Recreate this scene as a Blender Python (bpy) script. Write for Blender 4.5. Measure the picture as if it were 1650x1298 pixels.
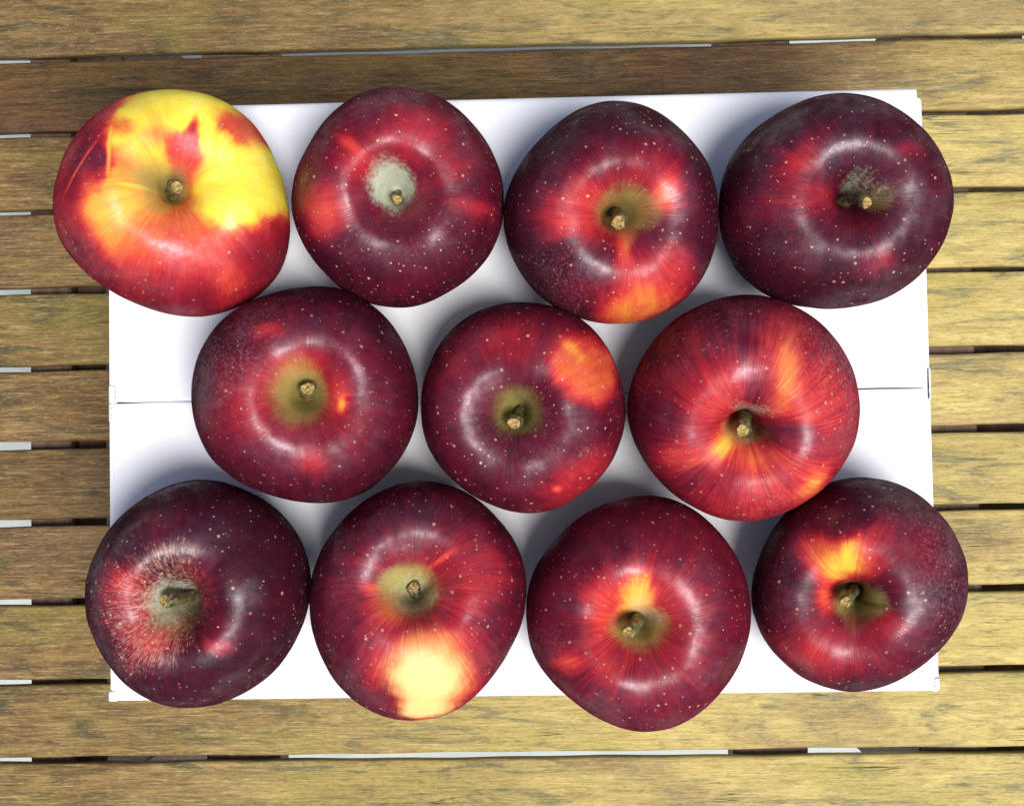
import bpy, bmesh, math, random
import numpy as np
from mathutils import Vector, Matrix

# ------------------------------------------------------------------ camera, sky, sun, exposure
scene = bpy.context.scene
COL = scene.collection
for o in list(bpy.data.objects):
    bpy.data.objects.remove(o)

TABLE_Z = 0.72          # camera height above the table top
BOX_H = 0.10
SLAT_T = 0.0075
cam_data = bpy.data.cameras.new('camera')
cam_data.sensor_width = 36.0
cam_data.lens = 36.0 * 2400.0 / 1650.0
cam_data.clip_start = 0.01
cam_data.clip_end = 100.0
cam = bpy.data.objects.new('camera', cam_data)
COL.objects.link(cam)
cam.matrix_world = Matrix.Translation((0, 0, TABLE_Z)) @ (
    Matrix.Rotation(math.radians(2.7005), 4, 'X') @ Matrix.Rotation(math.radians(1.7478), 4, 'Y')
    @ Matrix.Rotation(math.radians(-1.0554), 4, 'Z'))
scene.camera = cam

SUN_DIR = Vector((0.27, -0.34, 1.0)).normalized()      # towards the sun
SUN_EL = math.asin(SUN_DIR.z)
SUN_AZ = math.atan2(SUN_DIR.x, SUN_DIR.y)
world = bpy.data.worlds.new('World')
scene.world = world
world.use_nodes = True
wnt = world.node_tree
wnt.nodes.clear()
sky = wnt.nodes.new('ShaderNodeTexSky')
sky.sky_type = 'NISHITA'
sky.sun_disc = False
sky.sun_elevation = SUN_EL
sky.sun_rotation = SUN_AZ
sky.air_density = 0.8
sky.dust_density = 3.0
sky.ozone_density = 1.0
bg = wnt.nodes.new('ShaderNodeBackground')
bg.inputs['Strength'].default_value = 0.085
wo = wnt.nodes.new('ShaderNodeOutputWorld')
wnt.links.new(sky.outputs[0], bg.inputs[0])
wnt.links.new(bg.outputs[0], wo.inputs[0])

sun_data = bpy.data.lights.new('sun', 'SUN')
sun_data.energy = 3.1
sun_data.angle = math.radians(24)
sun_data.color = (1.0, 0.965, 0.92)
sun = bpy.data.objects.new('sun', sun_data)
COL.objects.link(sun)
sun.rotation_euler = SUN_DIR.to_track_quat('Z', 'Y').to_euler()
sun.location = (0.5, -0.6, 2)

scene.view_settings.view_transform = 'Standard'
scene.view_settings.look = 'None'
scene.view_settings.exposure = 0.46
scene.view_settings.gamma = 1.0
scene.render.engine = 'CYCLES'
scene.cycles.max_bounces = 8

# ------------------------------------------------------------------ helpers
def tag(o, label=None, cat=None, group=None, kind=None):
    if label: o['label'] = label
    if cat: o['category'] = cat
    if group: o['group'] = group
    if kind: o['kind'] = kind
    return o

def mesh_obj(name, verts, faces, mat, parent=None, smooth=True):
    me = bpy.data.meshes.new(name)
    me.from_pydata([tuple(v) for v in verts], [], faces)
    me.materials.append(mat)
    if smooth:
        me.polygons.foreach_set('use_smooth', [True] * len(me.polygons))
    me.update()
    o = bpy.data.objects.new(name, me)
    COL.objects.link(o)
    if parent:
        o.parent = parent
    return o

class G:
    """small node-graph helper"""
    def __init__(self, name):
        self.m = bpy.data.materials.new(name)
        self.m.use_nodes = True
        self.nt = self.m.node_tree
        self.nt.nodes.clear()
        self.out = self.n('ShaderNodeOutputMaterial')
        self.bsdf = self.n('ShaderNodeBsdfPrincipled')
        self.l(self.bsdf.outputs[0], self.out.inputs[0])
    def n(self, t, **kw):
        x = self.nt.nodes.new(t)
        for k, v in kw.items():
            setattr(x, k, v)
        return x
    def l(self, a, b):
        self.nt.links.new(a, b)
    def put(self, sock, v):
        if hasattr(v, 'is_output'):
            self.l(v, sock)
        elif isinstance(v, (tuple, list)) and len(v) == 3 and sock.type == 'RGBA':
            sock.default_value = (*v, 1)
        else:
            sock.default_value = v
    def math(self, op, a, b=None, c=None, clamp=False):
        x = self.n('ShaderNodeMath', operation=op)
        x.use_clamp = clamp
        for i, v in enumerate((a, b, c)):
            if v is not None:
                self.put(x.inputs[i], v)
        return x.outputs[0]
    def vmath(self, op, a, b=None):
        x = self.n('ShaderNodeVectorMath', operation=op)
        self.put(x.inputs[0], a)
        if b is not None:
            self.put(x.inputs[1], b)
        return x.outputs[0]
    def mix(self, fac, a, b, blend='MIX'):
        x = self.n('ShaderNodeMix', data_type='RGBA', blend_type=blend)
        self.put(x.inputs[0], fac)
        self.put(x.inputs[6], a)
        self.put(x.inputs[7], b)
        return x.outputs[2]
    def noise(self, vec, scale, detail=3, rough=.55, dist=0.0):
        x = self.n('ShaderNodeTexNoise')
        self.put(x.inputs['Vector'], vec)
        x.inputs['Scale'].default_value = scale
        x.inputs['Detail'].default_value = detail
        x.inputs['Roughness'].default_value = rough
        x.inputs['Distortion'].default_value = dist
        return x.outputs['Fac']
    def step(self, v, lo, hi, a=0.0, b=1.0):
        x = self.n('ShaderNodeMapRange')
        x.clamp = True
        x.interpolation_type = 'SMOOTHSTEP'
        self.put(x.inputs[0], v)
        for i, k in enumerate((lo, hi, a, b)):
            self.put(x.inputs[i + 1], k)
        return x.outputs[0]
    def ramp(self, v, stops):
        x = self.n('ShaderNodeValToRGB')
        els = x.color_ramp.elements
        while len(els) < len(stops):
            els.new(0.5)
        for e, (p, c) in zip(els, stops):
            e.position = p
            e.color = (*c, 1)
        self.l(v, x.inputs[0])
        return x.outputs[0]
    def bump(self, h, strength, dist):
        x = self.n('ShaderNodeBump')
        x.inputs['Strength'].default_value = strength
        x.inputs['Distance'].default_value = dist
        self.put(x.inputs['Height'], h)
        self.l(x.outputs[0], self.bsdf.inputs['Normal'])
    def set(self, **kw):
        for k, v in kw.items():
            self.put(self.bsdf.inputs[k.replace('_', ' ')], v)
    def obj(self):
        return self.n('ShaderNodeTexCoord').outputs['Object']
    def rnd(self):
        return self.n('ShaderNodeObjectInfo').outputs['Random']

# ------------------------------------------------------------------ materials
def wood_material():
    g = G('weathered_wood')
    co = g.obj()
    r = g.rnd()
    off = g.n('ShaderNodeCombineXYZ')
    g.l(g.math('MULTIPLY', r, 37.0), off.inputs[0])
    g.l(g.math('MULTIPLY', r, 91.0), off.inputs[1])
    oc = g.n('ShaderNodeSeparateColor')
    g.l(g.n('ShaderNodeObjectInfo').outputs['Color'], oc.inputs[0])
    oil_shade = oc.outputs[0]              # how far the painted shade and brown oil reach along this slat
    def st(sx, sy, sz=30.0):
        return g.vmath('ADD', g.vmath('MULTIPLY', co, (sx, sy, sz)), off.outputs[0])
    grain = g.noise(st(34, 400, 400), 1.0, 8, .74, .8)
    fibre = g.noise(st(48, 1500, 1500), 1.0, 5, .72, .2)
    mott = g.noise(st(48, 170, 170), 1.0, 7, .70, .8)
    pore = g.noise(st(330, 1300, 1300), 1.0, 4, .7)
    stain = g.noise(st(17, 78, 78), 1.0, 8, .70, 1.0)
    large = g.noise(st(5, 9, 9), 1.0, 3, .5)
    fleck = g.noise(st(120, 560, 560), 1.0, 6, .72, .9)
    # honey-tan wood, greyer-green where it has weathered
    base = g.ramp(g.math('ADD', g.math('MULTIPLY', mott, .5), g.math('MULTIPLY', grain, .5)),
                  [(.39, (.130, .078, .022)), (.46, (.255, .170, .048)), (.53, (.380, .275, .085)), (.62, (.54, .43, .165))])
    sx = g.n('ShaderNodeSeparateXYZ'); g.l(co, sx.inputs[0])
    # light falloff along the table painted in: brown shaded left, bright yellow right
    lit_end = g.step(g.math('ADD', sx.outputs[0], g.math('ADD', g.math('MULTIPLY', g.math('SUBTRACT', large, .5), .5), g.math('SUBTRACT', 1.0, oil_shade))), -.24, .20)
    base = g.mix(g.math('MULTIPLY', g.math('SUBTRACT', 1.0, lit_end), .82), base, g.mix(g.step(grain, .38, .64), (.075, .035, .012), (.225, .122, .036)))
    base = g.mix(g.math('MULTIPLY', lit_end, .42), base, (.66, .55, .175))
    # a greenish film in places, purple-brown oil in others
    film = g.noise(st(6, 16, 16), 1.0, 4, .55, .5)
    base = g.mix(g.math('MULTIPLY', g.step(film, .50, .64), .45), base, (.235, .205, .035))
    base = g.mix(g.math('MULTIPLY', g.step(film, .48, .36), .42), base, (.130, .075, .048))
    sm = g.step(g.math('ADD', stain, g.math('MULTIPLY', g.math('SUBTRACT', grain, .5), .45)), .51, .64)
    base = g.mix(g.math('MULTIPLY', sm, .80), base, g.mix(lit_end, (.048, .044, .020), (.150, .148, .080)))
    base = g.mix(g.math('MULTIPLY', g.step(fleck, .55, .74), .30), base, (.60, .46, .19))
    base = g.mix(g.math('MULTIPLY', g.step(fleck, .46, .32), .45), base, (.075, .055, .022))
    base = g.mix(g.step(pore, .47, .36, 0.0, .30), base, (.075, .05, .018))
    base = g.mix(g.step(pore, .54, .66, 0.0, .22), base, (.66, .52, .22))
    fb = g.math('SUBTRACT', fibre, .5)
    base = g.mix(g.step(fb, -.02, -.16, 0.0, .40), base, (.070, .048, .018))
    base = g.mix(g.step(fb, .03, .16, 0.0, .34), base, (.62, .48, .22))
    # per-slat tint
    hs = g.n('ShaderNodeHueSaturation')
    g.l(g.math('ADD', .88, g.math('MULTIPLY', r, .26)), hs.inputs['Value'])
    hs.inputs['Saturation'].default_value = .98
    g.l(base, hs.inputs['Color'])
    dk = g.math('MULTIPLY', g.math('SUBTRACT', 1.0, g.step(g.math('ADD', sx.outputs[0], g.math('MULTIPLY', g.math('SUBTRACT', large, .5), .4)), .02, .15)), oc.outputs[1])  # shade above and left of the box, painted as a darker left part
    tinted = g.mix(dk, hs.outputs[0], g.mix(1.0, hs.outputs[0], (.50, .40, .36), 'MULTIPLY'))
    # thin drying cracks along the grain
    crack = g.noise(st(9, 330, 330), 1.0, 2, .5, .25)
    gate = g.step(g.noise(st(12, 40, 40), 1.0, 2), .56, .66)
    cr = g.math('MULTIPLY', g.step(g.math('ABSOLUTE', g.math('SUBTRACT', crack, .5)), .012, .002), gate)
    col = g.mix(g.math('MULTIPLY', cr, .85), tinted, (.018, .013, .008))
    g.set(Base_Color=col, Roughness=g.math('ADD', .55, g.math('MULTIPLY', mott, .3)))
    g.bsdf.inputs['Specular IOR Level'].default_value = .3
    h = g.math('ADD', g.math('MULTIPLY', grain, .6), g.math('MULTIPLY', fibre, .4))
    h = g.math('SUBTRACT', h, g.math('MULTIPLY', cr, 1.2))
    g.bump(h, .55, .0007)
    return g.m

def beam_material():
    g = G('dark_beam_wood')
    co = g.obj()
    n = g.noise(g.vmath('MULTIPLY', co, (260, 30, 260)), 1.0, 5, .6)
    g.set(Base_Color=g.ramp(n, [(.3, (.06, .032, .02)), (.7, (.17, .10, .065))]), Roughness=.7)
    g.bump(n, .3, .0008)
    return g.m

def card_material():
    g = G('white_card')
    co = g.obj()
    n = g.noise(co, 900, 3, .6)
    n2 = g.noise(co, 25, 3, .5)
    g.set(Base_Color=g.ramp(n2, [(.3, (.745, .77, .83)), (.7, (.78, .80, .85))]), Roughness=.55)
    g.bsdf.inputs['Specular IOR Level'].default_value = .35
    g.bump(g.math('ADD', g.math('MULTIPLY', n, .12), n2), .25, .0006)
    return g.m

def core_material():
    g = G('card_edge')
    n = g.noise(g.vmath('MULTIPLY', g.obj(), (900, 900, 60)), 1.0, 2)
    g.set(Base_Color=g.ramp(n, [(.35, (.45, .42, .36)), (.65, (.74, .73, .70))]), Roughness=.8)
    return g.m

def tape_material():
    g = G('clear_tape')
    n = g.noise(g.obj(), 300, 3)
    g.set(Base_Color=g.ramp(n, [(.3, (.64, .69, .63)), (.7, (.72, .76, .70))]), Roughness=.22)
    g.bump(n, .2, .0004)
    return g.m

def paving_material():
    g = G('pale_paving')
    co = g.obj()
    n = g.noise(co, 9, 5, .6)
    g.set(Base_Color=g.ramp(n, [(.3, (.38, .42, .39)), (.7, (.50, .54, .50))]), Roughness=.8)
    g.bump(g.noise(co, 120, 4), .3, .003)
    return g.m

def apple_material():
    g = G('apple_skin')
    co = g.obj()
    r = g.rnd()
    off = g.n('ShaderNodeCombineXYZ')
    for i, k in enumerate((3.7, 9.1, 5.3)):
        g.l(g.math('MULTIPLY', r, k), off.inputs[i])
    p = g.vmath('ADD', co, off.outputs[0])
    at = g.n('ShaderNodeAttribute', attribute_name='skin')
    sk = g.n('ShaderNodeSeparateColor'); g.l(at.outputs['Color'], sk.inputs[0])
    ripe, russet, olive = sk.outputs
    lent = at.outputs['Alpha']
    aw = g.n('ShaderNodeAttribute', attribute_name='wear')
    wk = g.n('ShaderNodeSeparateColor'); g.l(aw.outputs['Color'], wk.inputs[0])
    dust, streak, tan = wk.outputs
    cream = aw.outputs['Alpha']
    pol = g.n('ShaderNodeAttribute', attribute_name='polar').outputs['Vector']
    polo = g.vmath('ADD', pol, off.outputs[0])
    st1 = g.noise(g.vmath('MULTIPLY', polo, (9, 9, 1.3)), 1.0, 5, .60, .35)
    st2 = g.noise(g.vmath('MULTIPLY', polo, (38, 38, 3.2)), 1.0, 4, .6, .2)
    st3 = g.noise(g.vmath('MULTIPLY', polo, (60, 60, 9)), 1.0, 4, .65, .4)
    mot = g.noise(p, 120, 5, .6)
    fine = g.noise(p, 1100, 3, .6)
    v = g.math('ADD', ripe, g.math('MULTIPLY', g.math('SUBTRACT', st1, .5), g.math('MULTIPLY_ADD', streak, .18, g.math('MULTIPLY_ADD', ripe, .10, .13))))
    v = g.math('ADD', v, g.math('MULTIPLY', g.math('SUBTRACT', st2, .5), g.math('MULTIPLY_ADD', streak, .42, .13)))
    v = g.math('ADD', v, g.math('MULTIPLY', g.math('SUBTRACT', mot, .5), .15))
    v = g.math('ADD', v, g.math('MULTIPLY', g.math('SUBTRACT', g.noise(p, 48, 4, .6, .5), .5), .17))
    v = g.math('ADD', v, g.math('MULTIPLY', g.math('SUBTRACT', fine, .5), .05))
    v = g.math('DIVIDE', v, 1.2, clamp=True)
    col = g.ramp(v, [(p_ / 1.2, c_) for p_, c_ in [(0.0, (.026, .0030, .0095)), (.10, (.052, .0040, .0130)), (.22, (.130, .0060, .0190)), (.38, (.34, .0150, .0240)),
                     (.50, (.54, .046, .036)), (.62, (.66, .135, .036)), (.78, (.78, .40, .050)), (.90, (.84, .60, .055)), (1.0, (.88, .73, .075)), (1.2, (.82, .76, .42))]])
    col = g.mix(g.math('MULTIPLY', g.step(g.math('ADD', olive, g.math('MULTIPLY', g.math('SUBTRACT', st2, .5), .6)), .15, 1.1), .9), col, (.32, .315, .085))
    speck = g.noise(p, 620, 4, .68)
    tn = g.math('ADD', g.math('MULTIPLY', st3, .62), g.math('MULTIPLY', speck, .38))
    cr_ = g.step(g.math('ADD', cream, g.math('MULTIPLY', g.math('SUBTRACT', st2, .5), .35)), .08, .92)
    col = g.mix(cr_, col, g.mix(g.step(cream, .3, 1.0), (.80, .38, .11), (.72, .60, .235)))
    tmask = g.math('MULTIPLY', g.step(g.math('ADD', g.math('MULTIPLY', tan, .75), g.math('MULTIPLY', g.math('SUBTRACT', tn, .5), 2.4)), .58, 1.0), g.step(tan, .05, .35))
    col = g.mix(g.math('MULTIPLY', tmask, .66), col, (.62, .31, .21))
    rm = g.step(g.math('ADD', russet, g.math('MULTIPLY', g.math('SUBTRACT', speck, .5), .95)), .16, .86)
    rcol = g.ramp(mot, [(.3, (.33, .38, .26)), (.7, (.47, .55, .40))])
    col = g.mix(g.math('MULTIPLY', rm, .86), col, rcol)
    # lenticels: pale dots, the bigger ones sparse
    def dots(scale, lo, hi, seed, jit):
        vv = g.vmath('ADD', p, (seed, seed * .7, seed * .3))
        nz = g.n('ShaderNodeTexNoise'); nz.inputs['Scale'].default_value = scale * 2.6
        g.l(vv, nz.inputs['Vector'])
        wv = g.vmath('ADD', vv, g.vmath('MULTIPLY', g.vmath('SUBTRACT', nz.outputs['Color'], (.5, .5, .5)), (jit / scale,) * 3))
        vo = g.n('ShaderNodeTexVoronoi'); vo.inputs['Scale'].default_value = scale
        g.l(wv, vo.inputs['Vector'])
        sc = g.n('ShaderNodeSeparateColor'); g.l(vo.outputs['Color'], sc.inputs[0])
        dd = g.math('DIVIDE', vo.outputs['Distance'], g.math('MULTIPLY_ADD', sc.outputs[1], .95, .42))
        return g.math('MULTIPLY', g.step(dd, hi, lo), g.step(sc.outputs[0], .35, .95))
    d = g.math('MAXIMUM', dots(320, .11, .19, .0, .26), g.math('MULTIPLY', dots(470, .09, .18, 2.3, .22), .8))
    d = g.math('MULTIPLY', d, lent, clamp=True)
    col = g.mix(g.math('MULTIPLY', d, .85), col, (.60, .38, .25))
    dm = g.math('MULTIPLY', dust, g.step(g.noise(p, 760, 5, .75), .48, .66))
    col = g.mix(g.math('MULTIPLY', dm, .30), col, (.40, .24, .27))
    rough = g.math('ADD', .43, g.math('ADD', g.math('MULTIPLY', rm, .25), g.math('MULTIPLY', dust, .10)))
    wax = g.noise(p, 58, 2, .5, .3)                       # rubbed and waxy places shine differently
    wax2 = g.noise(p, 300, 3, .6)
    rough = g.math('ADD', rough, g.math('MULTIPLY', g.math('SUBTRACT', wax, .5), -.30), clamp=True)
    b = g.bsdf
    g.set(Base_Color=col, Roughness=.8)
    b.inputs['Specular IOR Level'].default_value = 0.0
    gl = g.n('ShaderNodeBsdfGlossy')
    g.l(rough, gl.inputs['Roughness'])
    gl.inputs['Color'].default_value = (.97, .91, 1.0, 1)
    mxs = g.n('ShaderNodeMixShader')
    gw = g.math('ADD', g.math('MULTIPLY', g.step(wax, .36, .64), .046), .016)
    gw = g.math('MULTIPLY', gw, g.math('ADD', .72, g.math('MULTIPLY', g.step(wax2, .35, .65), .5)))
    g.l(gw, mxs.inputs[0])
    g.l(b.outputs[0], mxs.inputs[1]); g.l(gl.outputs[0], mxs.inputs[2])
    g.l(mxs.outputs[0], g.out.inputs[0])
    h = g.math('ADD', g.math('MULTIPLY', g.noise(p, 260, 4, .6), .5), g.math('MULTIPLY', st2, .5))
    h = g.math('ADD', h, g.math('MULTIPLY', d, .25))
    g.bump(g.math('ADD', h, g.math('MULTIPLY', g.noise(p, 75, 2), 1.6)), .30, .0007)
    g.l(b.inputs['Normal'].links[0].from_socket, gl.inputs['Normal'])
    return g.m

def stem_material():
    g = G('stem_bark')
    co = g.obj()
    n = g.noise(g.vmath('MULTIPLY', co, (700, 700, 220)), 1.0, 4, .6)
    n2 = g.noise(co, 260, 3)
    c = g.ramp(n, [(.34, (.028, .021, .009)), (.5, (.115, .095, .036)), (.68, (.27, .23, .105))])
    c = g.mix(g.step(n2, .5, .66), c, (.13, .150, .045))
    g.set(Base_Color=c, Roughness=.6)
    g.bump(n, .6, .0006)
    return g.m

def stem_cut_material():
    g = G('stem_cut')
    co = g.obj()
    n = g.noise(co, 900, 4, .7)
    g.set(Base_Color=g.ramp(n, [(.36, (.060, .034, .010)), (.5, (.33, .215, .055)), (.66, (.56, .44, .17))]), Roughness=.65)
    g.bump(n, .8, .0006)
    return g.m

M_WOOD = wood_material()
M_BEAM = beam_material()
M_CARD = card_material()
M_CORE = core_material()
M_TAPE = tape_material()
M_PAVE = paving_material()
M_APPLE = apple_material()
M_STEM = stem_material()
M_CUT = stem_cut_material()

# ------------------------------------------------------------------ ground
s = 12.0
ground = mesh_obj('terrace_floor', [(-s, -s, -.62), (s, -s, -.62), (s, s, -.62), (-s, s, -.62)], [(0, 1, 2, 3)], M_PAVE, smooth=False)
tag(ground, kind='structure', label='pale terrace paving glimpsed through the gaps between the table slats')

# ------------------------------------------------------------------ slatted table
table = bpy.data.objects.new('garden_table', None)
COL.objects.link(table)
table.location = (-.02, .03, 0)
tag(table, 'weathered wooden garden table of parallel honey brown slats under the white box', 'table')
TOFF = Vector((.02, -.03, 0))

def slat(y0l, y0r, y1l, y1r, seed, x0=-.335, x1=.30):
    """a rounded plank: lower edge y0 (at the left and right reference), upper edge y1"""
    rng = random.Random(seed)
    xl, xr = -.263, .226
    nx = 90
    e = .0016
    prof = []                 # (edge side 0..1, y inset, z)
    for a in range(0, 91, 30):
        t = math.radians(a)
        prof.append((0, e - e * math.cos(t), -e + e * math.sin(t)))
    for a in range(90, -1, -30):
        t = math.radians(a)
        prof.append((1, e - e * math.cos(t), -e + e * math.sin(t)))
    prof += [(1, 0, -SLAT_T + .001), (1, .001, -SLAT_T), (0, .001, -SLAT_T), (0, 0, -SLAT_T + .001)]
    ph = [rng.uniform(0, 6.28) for _ in range(8)]
    V, Fc = [], []
    yc = (y0l + y1l) / 2
    for i in range(nx + 1):
        x = x0 + (x1 - x0) * i / nx
        t = (x - xl) / (xr - xl)
        ya = y0l + (y0r - y0l) * t + .00022 * math.sin(x * 37 + ph[0]) + .00014 * math.sin(x * 113 + ph[1])
        yb = y1l + (y1r - y1l) * t + .00022 * math.sin(x * 41 + ph[2]) + .00014 * math.sin(x * 127 + ph[3])
        dz = .0003 * math.sin(x * 21 + ph[4])
        for sd, ins, z in prof:
            yy = ya + ins if sd == 0 else yb - ins
            V.append((x, yy - yc, z + dz))
    n = len(prof)
    for i in range(nx):
        for j in range(n):
            a, b = i * n + j, i * n + (j + 1) % n
            Fc.append((a, a + n, b + n, b))
    Fc.append(tuple(range(n)))
    Fc.append(tuple(reversed(range(nx * n, nx * n + n))))
    Fc = [tuple(reversed(f)) for f in Fc]
    o = mesh_obj('slat', V, Fc, M_WOOD, table)
    o.location = Vector((0, yc, 0)) + TOFF
    return o

EDGE = [
    ((0.20992, 0.20916), (0.20713, 0.20673)),
    ((0.17222, 0.17226), (0.16963, 0.16953)),
    ((0.13354, 0.13432), (0.13108, 0.13161)),
    ((0.09516, 0.09558), (0.09167, 0.09312)),
    ((0.05667, 0.05751), (0.05378, 0.05393)),
    ((0.0194, 0.0195), (0.01574, 0.016)),
    ((-0.01838, -0.01826), (-0.022, -0.02136)),
    ((-0.05727, -0.0566), (-0.06036, -0.06033)),
    ((-0.096, -0.09522), (-0.09854, -0.09826)),
    ((-0.13346, -0.13324), (-0.13622, -0.13641))]
top_edges = [e[0] for e in EDGE]      # lower edge of the slat above the gap
low_edges = [e[1] for e in EDGE]      # upper edge of the slat below the gap
P = .0383
W_S = .0352
L = []
L.append((top_edges[0][0] + P, top_edges[0][1] + P, top_edges[0][0] + P + W_S, top_edges[0][1] + P + W_S))
L.append((top_edges[0][0], top_edges[0][1], top_edges[0][0] + W_S, top_edges[0][1] + W_S))
for k in range(len(EDGE) - 1):
    L.append((top_edges[k + 1][0], top_edges[k + 1][1], low_edges[k][0], low_edges[k][1]))
L.append((low_edges[-1][0] - W_S, low_edges[-1][1] - W_S, low_edges[-1][0], low_edges[-1][1]))
L.append((low_edges[-1][0] - W_S - P, low_edges[-1][1] - W_S - P, low_edges[-1][0] - P, low_edges[-1][1] - P))
OIL_SHADE = [1.0, 1.04, 1.22, 1.03, 1.0, 1.03, 1.07, 1.10, 1.10, 1.05, .98, 1.0, 1.0]  # shifts the painted brown shade further along each slat
SLAT_SHADE = [0, .12, .95, .35, .12, .15, .30, .40, .35, .15, .10, 0, 0]      # painted shadow around the box, amount per slat
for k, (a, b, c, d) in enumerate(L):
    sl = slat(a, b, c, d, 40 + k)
    sl.color = (OIL_SHADE[k], SLAT_SHADE[k], 0, 1)

def box_verts(x0, x1, y0, y1, z0, z1):
    return [(x0, y0, z0), (x1, y0, z0), (x1, y1, z0), (x0, y1, z0), (x0, y0, z1), (x1, y0, z1), (x1, y1, z1), (x0, y1, z1)]
BOXF = [(3, 2, 1, 0), (4, 5, 6, 7), (0, 1, 5, 4), (1, 2, 6, 5), (2, 3, 7, 6), (3, 0, 4, 7)]

def bevel_box(name, x0, x1, y0, y1, z0, z1, mat, parent, bev=.0008, off=Vector((0, 0, 0)), segs=2):
    c = Vector(((x0 + x1) / 2, (y0 + y1) / 2, (z0 + z1) / 2))
    bm = bmesh.new()
    vs = [bm.verts.new(Vector(v) - c) for v in box_verts(x0, x1, y0, y1, z0, z1)]
    for f in BOXF:
        bm.faces.new([vs[i] for i in f])
    bmesh.ops.bevel(bm, geom=bm.edges[:], offset=bev, segments=segs, affect='EDGES')
    me = bpy.data.meshes.new(name)
    bm.to_mesh(me)
    bm.free()
    me.materials.append(mat)
    o = bpy.data.objects.new(name, me)
    COL.objects.link(o)
    o.parent = parent
    o.location = c + off
    return o

ylo, yhi = L[-1][0] + .002, L[0][2] - .002
zb = -SLAT_T - .0004
for x0, x1, dz, hh in ((-.2605, -.2405, 0, .022), (-.2400, -.2260, .010, .030), (-.174, -.138, 0, .024), (.0815, .1175, 0, .024), (.1705, .2030, 0, .022), (.2040, .2350, .012, .030)):
    bevel_box('crossbeam', x0, x1, ylo, yhi, zb - dz - hh, zb - dz, M_BEAM, table, .001, TOFF)
for x, y in ((-.25, ylo + .03), (-.25, yhi - .03), (.219, ylo + .03), (.219, yhi - .03)):
    bevel_box('leg', x - .014, x + .014, y - .02, y + .02, -.62, zb - .0425, M_BEAM, table, .002, TOFF)

# ------------------------------------------------------------------ white cardboard box, flaps closed on top
bx0, bx1, by0, by1 = -.1886, .1535, -.0922, .1580
seam_y = .0325
carton = bpy.data.objects.new('cardboard_box', None)
COL.objects.link(carton)
carton.location = ((bx0 + bx1) / 2, (by0 + by1) / 2, 0.0)
tag(carton, 'white cardboard box with its top flaps closed beneath the apples on the slatted table', 'box')
COFF = -carton.location
ct = .003
Z0 = .0006
# four walls, their top rims just below the flaps
bevel_box('side_panel', bx0, bx0 + ct, by0, by1 - .0050, Z0, BOX_H - .0008, M_CARD, carton, .0006, COFF)
bevel_box('side_panel', bx1 - ct + .0008, bx1 + .0008, by0, by1 - .0045, Z0, BOX_H - .0008, M_CARD, carton, .0006, COFF)
bevel_box('side_panel', bx0 + ct + .0002, bx1 - ct, by0, by0 + ct, Z0, BOX_H - .0036, M_CARD, carton, .0006, COFF)
bevel_box('side_panel', bx0 + ct + .0002, bx1 - ct, by1 - ct, by1, Z0, BOX_H - .0036, M_CARD, carton, .0006, COFF)
bevel_box('bottom_panel', bx0 + ct + .0002, bx1 - ct, by0 + ct + .0002, by1 - ct - .0002, Z0, Z0 + ct, M_CARD, carton, .0006, COFF)

def flap(x0, x1, y0, y1, seam_at_top, dz, seed):
    """a flap sheet: a fine grid with a folded round outer edge, slightly wavy at the seam"""
    rng = random.Random(seed)
    nx, ny = 120, 40
    ph = [rng.uniform(0, 6.28) for _ in range(6)]
    V, Fc = [], []
    cx, cy = (x0 + x1) / 2, (y0 + y1) / 2
    def pt(i, j, top):
        u, v = i / nx, j / ny
        # concentrate rows near the rims
        v = .5 - .5 * math.cos(math.pi * v)
        u = .5 - .5 * math.cos(math.pi * u)
        x = x0 + (x1 - x0) * u
        y = y0 + (y1 - y0) * v
        ds = (y1 - y) if seam_at_top else (y - y0)      # distance from the seam
        dr = (y - y0) if seam_at_top else (y1 - y)      # distance from the fold
        wav = (.00015 * math.sin(x * 60 + ph[0]) + .0001 * math.sin(x * 171 + ph[1])) * math.exp(-ds / .004)
        y += wav
        x += .0003 * math.sin(y * 43 + ph[2]) * (1 if u > .5 else -1) * (abs(u - .5) * 2) ** 8
        z = dz + .00035 * math.sin(x * 13 + ph[3]) * math.sin(y * 17 + ph[4])
        if top:
            rr = .0028
            if dr < rr:
                z -= rr - math.sqrt(max(0, rr * rr - (rr - dr) ** 2))
            de = min(x - x0, x1 - x)
            if de < .0007:
                z -= .0005 * (1 - max(0, de) / .0007) ** 2
            if ds < .0009:
                z -= .0006 * (1 - max(ds, 0) / .0009) ** 2
        else:
            z -= .0030
        return (x - cx, y - cy, BOX_H + z)
    for top in (1, 0):
        for j in range(ny + 1):
            for i in range(nx + 1):
                V.append(pt(i, j, top))
    w = nx + 1
    B = w * (ny + 1)
    for j in range(ny):
        for i in range(nx):
            a = j * w + i
            Fc.append((a, a + 1, a + w + 1, a + w))
            Fc.append((B + a, B + a + w, B + a + w + 1, B + a + 1))
    for i in range(nx):
        Fc.append((i + 1, i, B + i, B + i + 1))
        a = ny * w + i
        Fc.append((a, a + 1, B + a + 1, B + a))
    for j in range(ny):
        a = j * w
        Fc.append((a, a + w, B + a + w, B + a))
        a = j * w + nx
        Fc.append((a + w, a, B + a, B + a + w))
    o = mesh_obj('flap', V, Fc, M_CARD, carton)
    o.location = Vector((cx, cy, 0)) + COFF
    return o

f1 = flap(bx0 + .0025, bx1 - .0012, seam_y + .00022, by1, False, 0.0, 3)
f2 = flap(bx0 + .0016, bx1 - .0002, by0, seam_y - .00022, True, -.0002, 5)

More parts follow.
